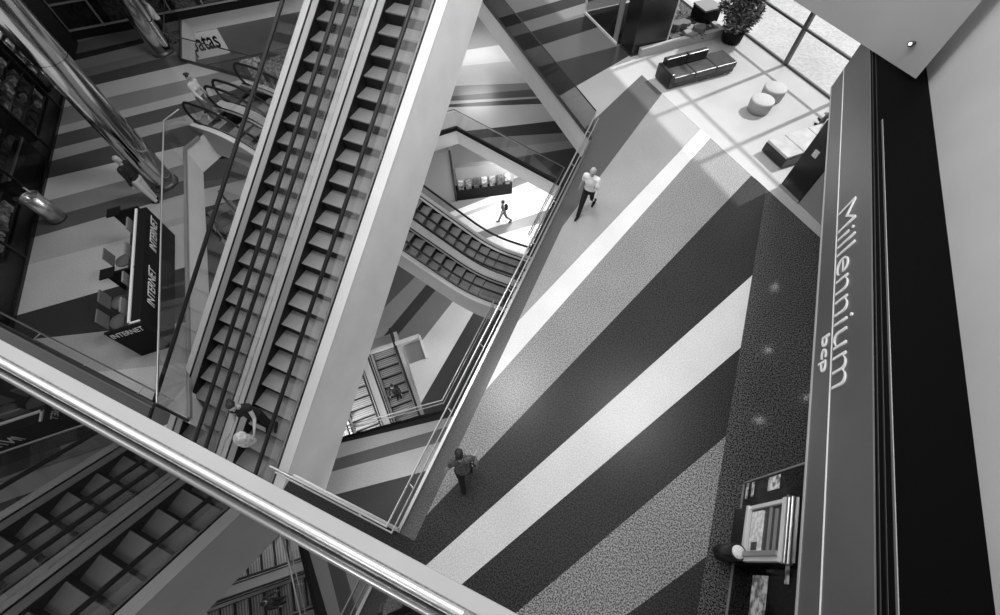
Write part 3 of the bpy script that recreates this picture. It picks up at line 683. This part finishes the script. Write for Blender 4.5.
# lower pair going down through the well in the bottom floor: run towards -U rises
zlo = prof(1.2, 8.95, Z3 + .05, .577, .6)
dlo = lambda s: 1.0
LO = U * -.8     # s measured from u = -0.8 towards -U ; lateral along V
def su(u): return -u - .8
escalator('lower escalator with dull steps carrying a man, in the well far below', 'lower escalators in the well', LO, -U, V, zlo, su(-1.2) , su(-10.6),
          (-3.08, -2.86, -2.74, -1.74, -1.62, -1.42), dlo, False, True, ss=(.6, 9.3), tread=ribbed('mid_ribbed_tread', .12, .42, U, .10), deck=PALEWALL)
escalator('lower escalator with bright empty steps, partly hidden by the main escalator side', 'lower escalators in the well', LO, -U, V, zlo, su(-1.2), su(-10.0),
          (-4.86, -4.66, -4.54, -3.44, -3.32, -3.10), dlo, False, True, ss=(.6, 8.7), tread=ribbed('lit_ribbed_tread', .30, .80, U, .10), deck=PALEWALL)  # paler tread colour stands in for light on these steps
# escalator seen in the slot between the white fascia and the main pair
_a, _b = pz(206.3, 220.5, -3.6), pz(223.4, 242, -3.6); dS = (_b - _a); dS.z = 0; dS.normalize(); lS = Vector((dS.y, -dS.x, 0))
zsl = prof(-30, 1.6, Z1 + .05 - .577 * 0, 0.0, .6)
zs2 = prof(1.5, 9, Z1 + .05, -.5, .6)
nS = Vector((-dS.y, dS.x, 0))
escalator('narrow grey escalator glimpsed between the white fascia and the main pair', None, (_a.x - dS.x * 1.5, _a.y - dS.y * 1.5, 0), dS, nS, zs2, 0, 7.5,
          (-.05, .12, .2, 1.0, 1.08, 1.25), lambda s: .8, True, False, ss=(.5, 7), deck=PALEWALL, clad=GREYWALL)

# ------------------------------------------------------------------ balustrades
def balustrade(label, pts, z, hgt=1.05, group=None, rail=STEEL, rail_r=.022, mid=None, base=STEEL, post=1.5, off=.0, glass=GLASS, cat='balustrade', second=None, curb=None, top_r=None):
    p0 = Vector((pts[0][0], pts[0][1], z)); t = thing('glass_balustrade', label, cat, p0, group=group)
    L = [Vector((a, b_, z)) - p0 for a, b_ in pts]
    m = MB()
    for a, c in zip(L[:-1], L[1:]):
        n_ = max(1, round((c - a).length / post)); st = (c - a) / n_
        for k in range(n_):
            g = MB(); g.bar(a + st * k + st * .006 + UP * (.08 + (hgt - .13) / 2), a + st * (k + 1) - st * .006 + UP * (.08 + (hgt - .13) / 2), .012, hgt - .12); g.build('glass_panel', glass, t)
    m.tube([v + UP * hgt for v in L], top_r or rail_r, 8); m.build('top_rail', rail, t)
    m = MB()
    for a, c in zip(L[:-1], L[1:]): m.bar(a + UP * .05, c + UP * .05, .06, .10)
    m.build('base_channel', base, t)
    if second:
        so, sh = second; m = MB(); q_ = [v + Vector((so[0], so[1], sh)) for v in L]
        m.tube(q_, .018, 8)
        for a, c, a2, c2 in zip(L[:-1], L[1:], q_[:-1], q_[1:]):
            n_ = max(1, round((c - a).length / post))
            for k in range(n_):
                f = (k + .5) / n_; m.tube([a.lerp(c, f) + UP * sh, a2.lerp(c2, f)], .012, 6)
        m.build('handrail', STEEL, t)
    return t
balustrade('glass balustrade with steel rails along the main walkway edge, the longest one', [(-4.5, -.36), (-2.06, -.36), (-2.06, 11.62)], 0, 1.03, second=((.10, -.05), .92), rail=STEEL)
balustrade('glass balustrade with a dark top rail along the slanting edge of the far walkway', [(-2.1, 11.72), (-12.2, 21.82)], 0, 1.03, rail=BLACK, base=DKSTEEL, glass=GLASSD)
balustrade('glass balustrade beside the internet counter on the slanting edge of the left floor', [(-7.3, -.3), (-13.95, 6.34), (-13.95, 6.95)], 0, 1.05, base=ALU, rail=STEEL)
balustrade('dark railed balustrade along the near edge of the left floor, just beyond the white ledge', [(-13.6, -.36), (-7.3, -.36)], 0, 1.05, rail=DKSTEEL, base=DKSTEEL, second=((0, .22), .75), glass=GLASSD, rail_r=.05)
balustrade('thin balustrade round the far opening behind the curved escalators', [(-14.0, 10.22), (-18.0, 10.22), (-21.08, 13.3)], 0, 1.0, rail=DKSTEEL, base=DKSTEEL)
balustrade('balustrade with thin rails on the lower balcony over the escalator well', [(-9.5, -1.83), (-3.45, 3.05), (-3.45, 6.9)], Z1, 1.0, second=((-.03, .03), .6), base=BLACK, post=1.6)
balustrade('balustrade with a thin dark rail round the corner of the far lower floor', [(-10.4, 14.92), (-9.52, 15.9), (-3.45, 14.18), (-3.45, 10.1)], Z1, 1.0, rail=DKSTEEL, base=BLACK, second=((.04, .04), .9))
# dark stone borders on the lower edges
b = MB(); b.bar((-10.4, 14.9, Z1 - .05), (-9.52, 15.93, Z1 - .05), .16, .14); b.bar((-9.52, 15.93, Z1 - .05), (-3.4, 14.2, Z1 - .05), .16, .14); struct(b.build('trim_2', BLACKM))
b = MB(); b.prism([(-7.38, 6.72), (-6.53, 5.89), (-7.14, 5.28), (-7.99, 6.11)], Z2 - .34, Z2 - .3); struct(b.build('floor_pit', GREYWALL))
# pale rim of the escalator well
b = MB(); b.bar((-7.40, 6.74, Z2 + .04), (-13.4, .74, Z2 + .04), .16, .16); b.bar((-7.40, 6.74, Z2 + .04), (-6.50, 5.84, Z2 + .04), .10, .16); struct(b.build('trim_3', WHITE))
# near balustrade that mirrors the hall
t = thing('glass_balustrade', 'reflecting glass balustrade with steel bottom rail at the white ledge nearest the viewer', 'balustrade', (-.09, -.256, 7.0))
m = MB(); m.box(-12, 0, -.012, 0, 0.0, 1.62); m.build('glass_panel', MIRROR, t)
m = MB(); m.tube([(-12, .022, -.005), (0, .022, -.005)], .018, 12); m.build('bottom_rail', mat('bright_steel_rail', .85, .3, metal=.7), t)
m = MB()
for x in (-2.6, -1.4, -.45, -.06): m.bar((x, -.03, -.02), (x, -.22, -.6), .04, .02, up=Vector((1, 0, 0)))
m.build('bracket', DKSTEEL, t)
# ------------------------------------------------------------------ people
SKIN = mat('skin', 0.40, 0.5); SKIND = mat('skin_dark', 0.22, 0.5); HAIRD = mat('dark_hair', 0.015, 0.6); HAIRG = mat('grey_hair', 0.35, 0.6)
CLW = mat('white_cloth', 0.78, 0.8); CLD = mat('dark_cloth', 0.02, 0.8, spec=.2); CLM = mat('mid_grey_cloth', 0.13, 0.8); CLL = mat('pale_cloth', 0.52, 0.8); CLB = mat('black_cloth', 0.01, 0.8, spec=.2)
def remesh(mb, name, material, parent, vox, smooth=4):
    o = mb.build(name, material, parent)
    r = o.modifiers.new('r', 'REMESH'); r.mode = 'VOXEL'; r.voxel_size = vox; r.use_smooth_shade = True
    if smooth:
        sm = o.modifiers.new('s', 'SMOOTH'); sm.iterations = smooth; sm.factor = .5
    evald(o); o.data.materials.clear(); o.data.materials.append(material); return o
def rotx(v, a): c, s = math.cos(a), math.sin(a); return Vector((v.x, v.y * c - v.z * s, v.y * s + v.z * c))
def person(label, pos, heading, h=1.75, legs=((18, 8), (-16, 28)), arms=((-14, 10, 20), (16, 10, 25)), lean=4, head=(0, 0), top=CLW, bottom=CLD, skin=SKIN, hair=HAIRD,
           sleeve='short', female=False, hairstyle='short', skirt=False, vox=.011, turn=0, group=None, extra=None, shoe=CLB):
    """legs: (hip forward angle, knee bend) right, left; arms: (swing forward, out, elbow bend); heading: direction faced, degrees"""
    k = h / 1.75; root = thing('person', label, 'person', pos, math.radians(heading - 90), group)
    D_ = math.radians; hz = .91; sw = .085 if not female else .09
    # legs
    feet = []
    J = {}
    for sgn, (a, kn) in zip((1, -1), legs):
        hip = Vector((sgn * sw, 0, 0)); th = Vector((0, math.sin(D_(a)), -math.cos(D_(a)))) * .43
        knee = hip + th; b_ = D_(a - kn); ank = knee + Vector((0, math.sin(b_), -math.cos(b_))) * .41
        J[sgn] = [hip, knee, ank, b_]
    low = min(J[1][2].z, J[-1][2].z) - .075
    hz = -low
    for sgn in (1, -1):
        for i in range(3): J[sgn][i] = J[sgn][i] + UP * hz
    pel = Vector((0, 0, hz)); L = D_(lean)
    sp = lambda z, y=0, x=0: pel + Vector((x, y * math.cos(L) + z * math.sin(L), z * math.cos(L) - y * math.sin(L)))
    chest = sp(.36); neck = sp(.53); shw = .18 if not female else .155
    hp, ht = head; hc = neck + Vector((math.sin(D_(ht)) * .1, math.sin(L + D_(hp)) * .17, math.cos(L + D_(hp)) * .17))
    hrot = Matrix.Rotation(D_(ht), 3, 'Z') @ Matrix.Rotation(-(L + D_(hp)), 3, 'X')
    A = {}
    for sgn, (swn, out, el) in zip((1, -1), arms):
        s_ = sp(.475, 0, sgn * shw); d = Vector((sgn * math.sin(D_(out)), math.sin(D_(swn)) * math.cos(D_(out)), -math.cos(D_(swn)) * math.cos(D_(out))))
        e = s_ + d * .29; d2 = rotx(Vector((d.x, d.y, d.z)), D_(el)); d2.normalize(); w_ = e + d2 * .25
        A[sgn] = (s_, e, w_, d2)
    S_ = lambda v: Vector(v) * k
    def torso(mb, g):
        mb.ball(S_(pel + UP * .03), (.155 + g) * k, (.11 + g) * k, (.13 + g) * k)
        mb.ball(S_(sp(.16)), (.135 + g + (-.012 if female else 0)) * k, (.095 + g) * k, (.15 + g) * k)
        mb.ball(S_(sp(.34, .01)), (.158 + g) * k, (.108 + g) * k, (.17 + g) * k)
        mb.cap(S_(sp(.46, 0, -shw + .03)), S_(sp(.46, 0, shw - .03)), (.072 + g) * k, (.072 + g) * k)
        if female:
            for q_ in (-1, 1): mb.ball(S_(sp(.33, .085, q_ * .07)), (.058 + g) * k)
    body = MB(); torso(body, 0)
    body.cap(S_(sp(.48)), S_(neck + UP * .04), .056 * k, .052 * k)
    for sgn in (1, -1):
        hip, kn, an, b_ = J[sgn]
        body.cap(S_(hip), S_(kn), .085 * k, .056 * k); body.cap(S_(kn), S_(an), .054 * k, .036 * k)
        ty = Vector((0, math.cos(b_ * .6), math.sin(b_ * .6)))
        body.cap(S_(an - UP * .035 - ty * .03), S_(an - UP * .045 + ty * .14), .034 * k, .028 * k)
        s_, e, w_, d2 = A[sgn]
        body.cap(S_(s_), S_(e), .048 * k, .038 * k); body.cap(S_(e), S_(w_), .038 * k, .026 * k)
        # hand: palm, four bent fingers, side thumb
        side = d2.cross(Vector((1, 0, 0))).normalized(); nrm = side.cross(d2).normalized(); curl = nrm * -sgn
        pc = w_ + d2 * .05
        rot = Matrix((side, nrm, d2)).transposed()
        body.ball(S_(pc), .040 * k, .017 * k, .052 * k, rot, 10)
        for i, ln in enumerate((.062, .07, .066, .052)):
            b0 = pc + d2 * .035 + side * (.028 - i * .019); b1 = b0 + d2 * ln * .55; b2 = b1 + (d2 * .75 + curl * .6).normalized() * ln * .5
            body.cap(S_(b0), S_(b1), .0095 * k, .009 * k, 8); body.cap(S_(b1), S_(b2), .009 * k, .008 * k, 8)
        tb = pc - d2 * .02 + side * .036; body.cap(S_(tb), S_(tb + (d2 * .8 + side * .5 + curl * .3).normalized() * .055), .011 * k, .009 * k, 8)
    # head
    hh = lambda x, y, z: S_(hc + hrot @ Vector((x, y, z)))
    body.ball(hh(0, -.012, .025), .076 * k, .094 * k, .098 * k, hrot); body.ball(hh(0, .022, -.045), .056 * k, .066 * k, .066 * k, hrot)
    body.cap(hh(0, .085, .02), hh(0, .106, -.022), .011 * k, .015 * k, 8)
    for q_ in (-1, 1):
        body.ball(hh(q_ * .077, -.005, -.01), .012 * k, .022 * k, .032 * k, hrot, 10)
    body.cap(hh(-.022, .083, -.062), hh(.022, .083, -.062), .009 * k, .009 * k, 8); body.cap(hh(-.04, .079, .034), hh(.04, .079, .034), .011 * k, .011 * k, 8)
    bo = remesh(body, 'body', skin, root, vox * .8, 2)
    ey = MB()
    for q_ in (-1, 1): ey.ball(hh(q_ * .031, .083, .012), .011 * k, n=8)
    ey.build('eyes', BLACK, root)
    # hair
    hm = MB()
    if hairstyle == 'bald':
        hm.ball(hh(0, -.05, .0), .080 * k, .068 * k, .075 * k, hrot)
    else:
        hm.ball(hh(0, -.022, .045), .084 * k, .096 * k, .094 * k, hrot); hm.ball(hh(0, -.045, -.01), .08 * k, .075 * k, .08 * k, hrot)
        if hairstyle == 'long':
            hm.ball(hh(0, -.075, -.10), .075 * k, .05 * k, .13 * k, hrot)
        if hairstyle == 'bun': hm.ball(hh(0, -.12, .05), .05 * k)
    remesh(hm, 'hair', hair, root, .014, 2)
    # clothes
    c = MB(); torso(c, .016)
    for sgn in (1, -1):
        s_, e, w_, d2 = A[sgn]
        if sleeve == 'short': c.cap(S_(s_), S_(s_.lerp(e, .62)), .068 * k, .062 * k)
        elif sleeve == 'long': c.cap(S_(s_), S_(e), .066 * k, .054 * k); c.cap(S_(e), S_(e.lerp(w_, .93)), .054 * k, .042 * k)
        else: c.cap(S_(s_), S_(s_.lerp(e, .2)), .064 * k, .06 * k)
    remesh(c, 'top', top, root, vox * 1.2, 4)
    c = MB(); g = .02; c.ball(S_(pel + UP * .0), (.157 + g) * k, (.113 + g) * k, (.12 + g) * k)
    for sgn in (1, -1):
        hip, kn, an, b_ = J[sgn]
        if skirt: c.cap(S_(hip), S_(hip.lerp(kn, .75)), .12 * k, .12 * k)
        else: c.cap(S_(hip), S_(kn), .098 * k, .075 * k); c.cap(S_(kn), S_(an + UP * .01), .072 * k, .058 * k)
    if skirt: c.ball(S_((J[1][1] + J[-1][1]) / 2 + UP * .15), .19 * k, .15 * k, .2 * k)
    remesh(c, 'skirt' if skirt else 'trousers', bottom, root, vox * 1.2, 4)
    for sgn in (1, -1):
        hip, kn, an, b_ = J[sgn]; ty = Vector((0, math.cos(b_ * .6), math.sin(b_ * .6))); c = MB()
        c.cap(S_(an - UP * .03 - ty * .035), S_(an - UP * .045 + ty * .08), .046 * k, .042 * k); c.cap(S_(an - UP * .045 + ty * .08), S_(an - UP * .05 + ty * .165), .042 * k, .030 * k)
        remesh(c, 'shoe', shoe, root, vox * 1.2, 2)
    if extra: extra(root, k, sp, A, S_)
    return root
def head_at(px, py, z): p = pz(px, py, z); return Vector((p.x, p.y, 0))
# man in the white shirt
mp = pz(585, 212, 0)
person('man in a white shirt and dark trousers walking along the main walkway', (mp.x, mp.y, 0), 262, 1.72, legs=((24, 4), (-20, 22)), arms=((-12, 12, 12), (22, 12, 70)), lean=6, head=(6, 0), top=CLW, bottom=CLD, hair=HAIRG, hairstyle='bald')
# woman seen from above
def handbag(root, k, sp, A, S_):
    m = MB(); c = S_(sp(.18, .02, .26)); m.ball(c, .05, .13, .11); remesh(m, 'shoulder_bag', CLM, root, .014, 2)
    m = MB(); m.tube([c + Vector((0, -.08, .08)), S_(sp(.50, -.03, .13)), c + Vector((0, .08, .08))], .012, 6); m.build('bag_strap', CLB, root)
wp = pz(467, 477, 0)
person('woman with dark parted hair seen from above on the main walkway near the rail corner', (wp.x, wp.y, 0), 122, 1.62, legs=((12, 4), (-12, 16)), arms=((12, 16, 30), (-10, 20, 12)), lean=10, head=(12, 0), top=mat('grey_blouse', .09, .8, speck=.4, sscale=25), bottom=CLD, female=True, sleeve='short', hairstyle='short', extra=handbag)
# woman on the right-hand long escalator
def coat(root, k, sp, A, S_):
    m = MB(); c = S_((A[1][2] + A[-1][2]) / 2)
    c = c + Vector((.03, .08, .02)); m.ball(c + Vector((0, .03, -.06)), .13, .12, .11); m.ball(c + Vector((.07, .05, -.30)), .12, .09, .27); m.ball(c + Vector((-.06, .02, -.26)), .10, .09, .25); m.ball(c + Vector((.02, -.02, -.42)), .08, .07, .16)
    remesh(m, 'folded_coat', mat('pale_coat', .55, .85, speck=.25, sscale=12), root, .016, 1)
ey_ = .30
person('woman in a dark sleeveless top holding a pale coat on the long escalator', (-5.72, ey_, zbig(round((ey_ + 6.1) / .4) * .4 - 6.1) - .22), 300, 1.66, legs=((3, 2), (8, 14)), arms=((30, 14, 52), (40, 10, 52)), lean=4, head=(8, 25), top=CLD, bottom=CLD, female=True, sleeve='none', hairstyle='bun', extra=coat)
# person behind the counter by the column
lp = pz(157, 201, 0)
person('person in a dark jacket and pale trousers standing beside the big column', (lp.x, lp.y, 0), 200, 1.62, legs=((4, 3), (-3, 4)), arms=((2, 7, 12), (-2, 7, 12)), lean=1, top=CLD, bottom=CLL, hair=HAIRG, sleeve='long')
bp = pz(219, 114, 0)
person('woman in a pale top stepping onto the top of the small curved escalators', (-14.25, 7.95, 0), 10, 1.62, legs=((16, 6), (-14, 20)), arms=((18, 12, 40), (-10, 12, 20)), lean=6, top=CLL, bottom=CLM, female=True, sleeve='long', hairstyle='bun')
def backpack(root, k, sp, A, S_):
    m = MB(); m.ball(S_(sp(.30, -.17)), .15, .10, .22); remesh(m, 'backpack', CLB, root, .016, 2)
np_ = pz(504, 222, Z2)
person('small distant figure with a dark backpack walking on the bright lower floor', (np_.x, np_.y, Z2), 215, 1.7, legs=((22, 4), (-18, 24)), arms=((-12, 8, 15), (14, 8, 20)), lean=5, top=CLM, bottom=CLM, sleeve='short', vox=.016, extra=backpack)
u_ = 7.95; c_ = -2.24
person('man with dark hair riding the dull lower escalator in the well', tuple((U * -u_ + V * c_ + UP * (zlo(round((u_ - .8 - .6) / .4) * .4 + .6) - .11))), -55, 1.7, legs=((4, 4), (2, 8)), arms=((10, 8, 20), (6, 8, 20)), lean=8, top=CLD, bottom=CLD, sleeve='long', vox=.016)
ep = pz(816, 121, 0)
person('person sitting on the bench behind the black entrance pier, only legs and shoes showing', (4.88, 14.86, 0), 135, 1.7, legs=((84, 62), (80, 74)), arms=((20, 8, 40), (20, 8, 40)), top=CLM, bottom=CLM, sleeve='long', vox=.016)
hp_ = pz(173, 43, 0)
person('person in a pale top half hidden behind the farther metal column', (hp_.x, hp_.y, 0), 240, 1.66, legs=((8, 4), (-8, 10)), top=CLL, bottom=CLD, sleeve='short', vox=.016)
sp_ = pz(222, 236, Z1 + .2)
person('person leaning on the narrow grey escalator beside the main pair', (sp_.x, sp_.y, Z1 + .1), 300, 1.66, legs=((6, 4), (0, 8)), arms=((40, 20, 40), (30, 20, 40)), lean=18, top=CLM, bottom=CLD, sleeve='long', vox=.016)

# ------------------------------------------------------------------ light
w = bpy.data.worlds.new('hall'); S.world = w; w.use_nodes = True; nt = w.node_tree; nt.nodes.clear()
out = nt.nodes.new('ShaderNodeOutputWorld'); bg = nt.nodes.new('ShaderNodeBackground'); tc = nt.nodes.new('ShaderNodeTexCoord'); sx = nt.nodes.new('ShaderNodeSeparateXYZ')
mr = nt.nodes.new('ShaderNodeMapRange'); mr.inputs['From Min'].default_value = -0.1; mr.inputs['From Max'].default_value = 0.9; mr.inputs['To Min'].default_value = 0.62; mr.inputs['To Max'].default_value = 1.25
nt.links.new(tc.outputs['Generated'], sx.inputs[0]); nt.links.new(sx.outputs['Z'], mr.inputs['Value']); nt.links.new(mr.outputs[0], bg.inputs['Strength']); nt.links.new(bg.outputs[0], out.inputs[0])
bg.inputs['Color'].default_value = (1, 1, 1, 1)
def lamp(name, kind, loc, energy, size=1.0, tgt=None, size_y=None, spot=None):
    l = bpy.data.lights.new(name, kind); l.energy = energy; o = bpy.data.objects.new(name, l); COL.objects.link(o); o.location = loc
    if kind == 'AREA':
        l.size = size
        if size_y: l.shape = 'RECTANGLE'; l.size_y = size_y
    elif kind in ('SPOT', 'POINT'): l.shadow_soft_size = size
    if spot: l.spot_size = math.radians(spot); l.spot_blend = .6
    if tgt is not None: o.rotation_euler = (Vector(tgt) - Vector(loc)).to_track_quat('-Z', 'Y').to_euler()
    return o
az, el = math.radians(52.5), math.radians(50)
sd_ = Vector((math.cos(az) * math.cos(el), math.sin(az) * math.cos(el), math.sin(el)))
sun = lamp('sun', 'SUN', (0, 0, 30), 4.6, tgt=Vector((0, 0, 30)) - sd_); sun.data.angle = math.radians(1.2)
lamp('hall_fill_light', 'AREA', (3.4, 9, 14.5), 800, 4, tgt=(-5.5, 4, 1))  # unseen fill added to brighten the escalator side and floor
lamp('hall_fill_light', 'AREA', (-3.0, 7.6, 14.0), 520, 2.2, tgt=(-1.5, 3, 0))  # unseen light added for a soft glare on the main floor
lamp('hall_fill_light', 'AREA', (-12, 3, 16), 420, 4, tgt=(4.5, 4, 8))  # unseen fill added to lift the right wall
# unseen fill lights added under the lower ceilings to brighten the floors
lamp('lower_fill_light', 'AREA', (-6.2, 16.6, -5.75), 300, 2.2, tgt=(-6.2, 16.3, -9))
lamp('lower_fill_light', 'AREA', (-2.4, 8.4, -5.5), 330, 2.0, tgt=(-4.5, 8, -9))
lamp('well_fill_light', 'AREA', (-9.3, -1.5, -9.6), 900, 2.5, tgt=(-7.2, 1.5, -12))  # fill light added to brighten the steps in the well
_l = lamp('lower_fill_light', 'AREA', (-2.4, 0.6, -1.05), 28, 1.0, tgt=(-3.4, 0.5, -4.45)); _l.data.spread = math.radians(100)  # added to lift the shaded lower south floor
for k in (1.5, 4.5, 7.5, 10.5):
    q_ = Vector((LF, 0, 0)) - U * k - V * .35; lamp('shop_fill_light', 'AREA', (q_.x, q_.y, 2.5), 75, 0.5, tgt=(q_.x - 1.5, q_.y - 1.5, 0.4)).data.spread = math.radians(110)  # fill lights added so the goods in the dark shop show
lamp('far_fill_light', 'AREA', (-11.5, 22.5, -1.1), 200, 2.0, tgt=(-10.5, 21.5, -4.4))  # unseen fill added under the far slab

S.view_settings.view_transform = 'Standard'; S.view_settings.look = 'None'; S.view_settings.gamma = 1; S.view_settings.exposure = 0
S.view_settings.use_curve_mapping = False
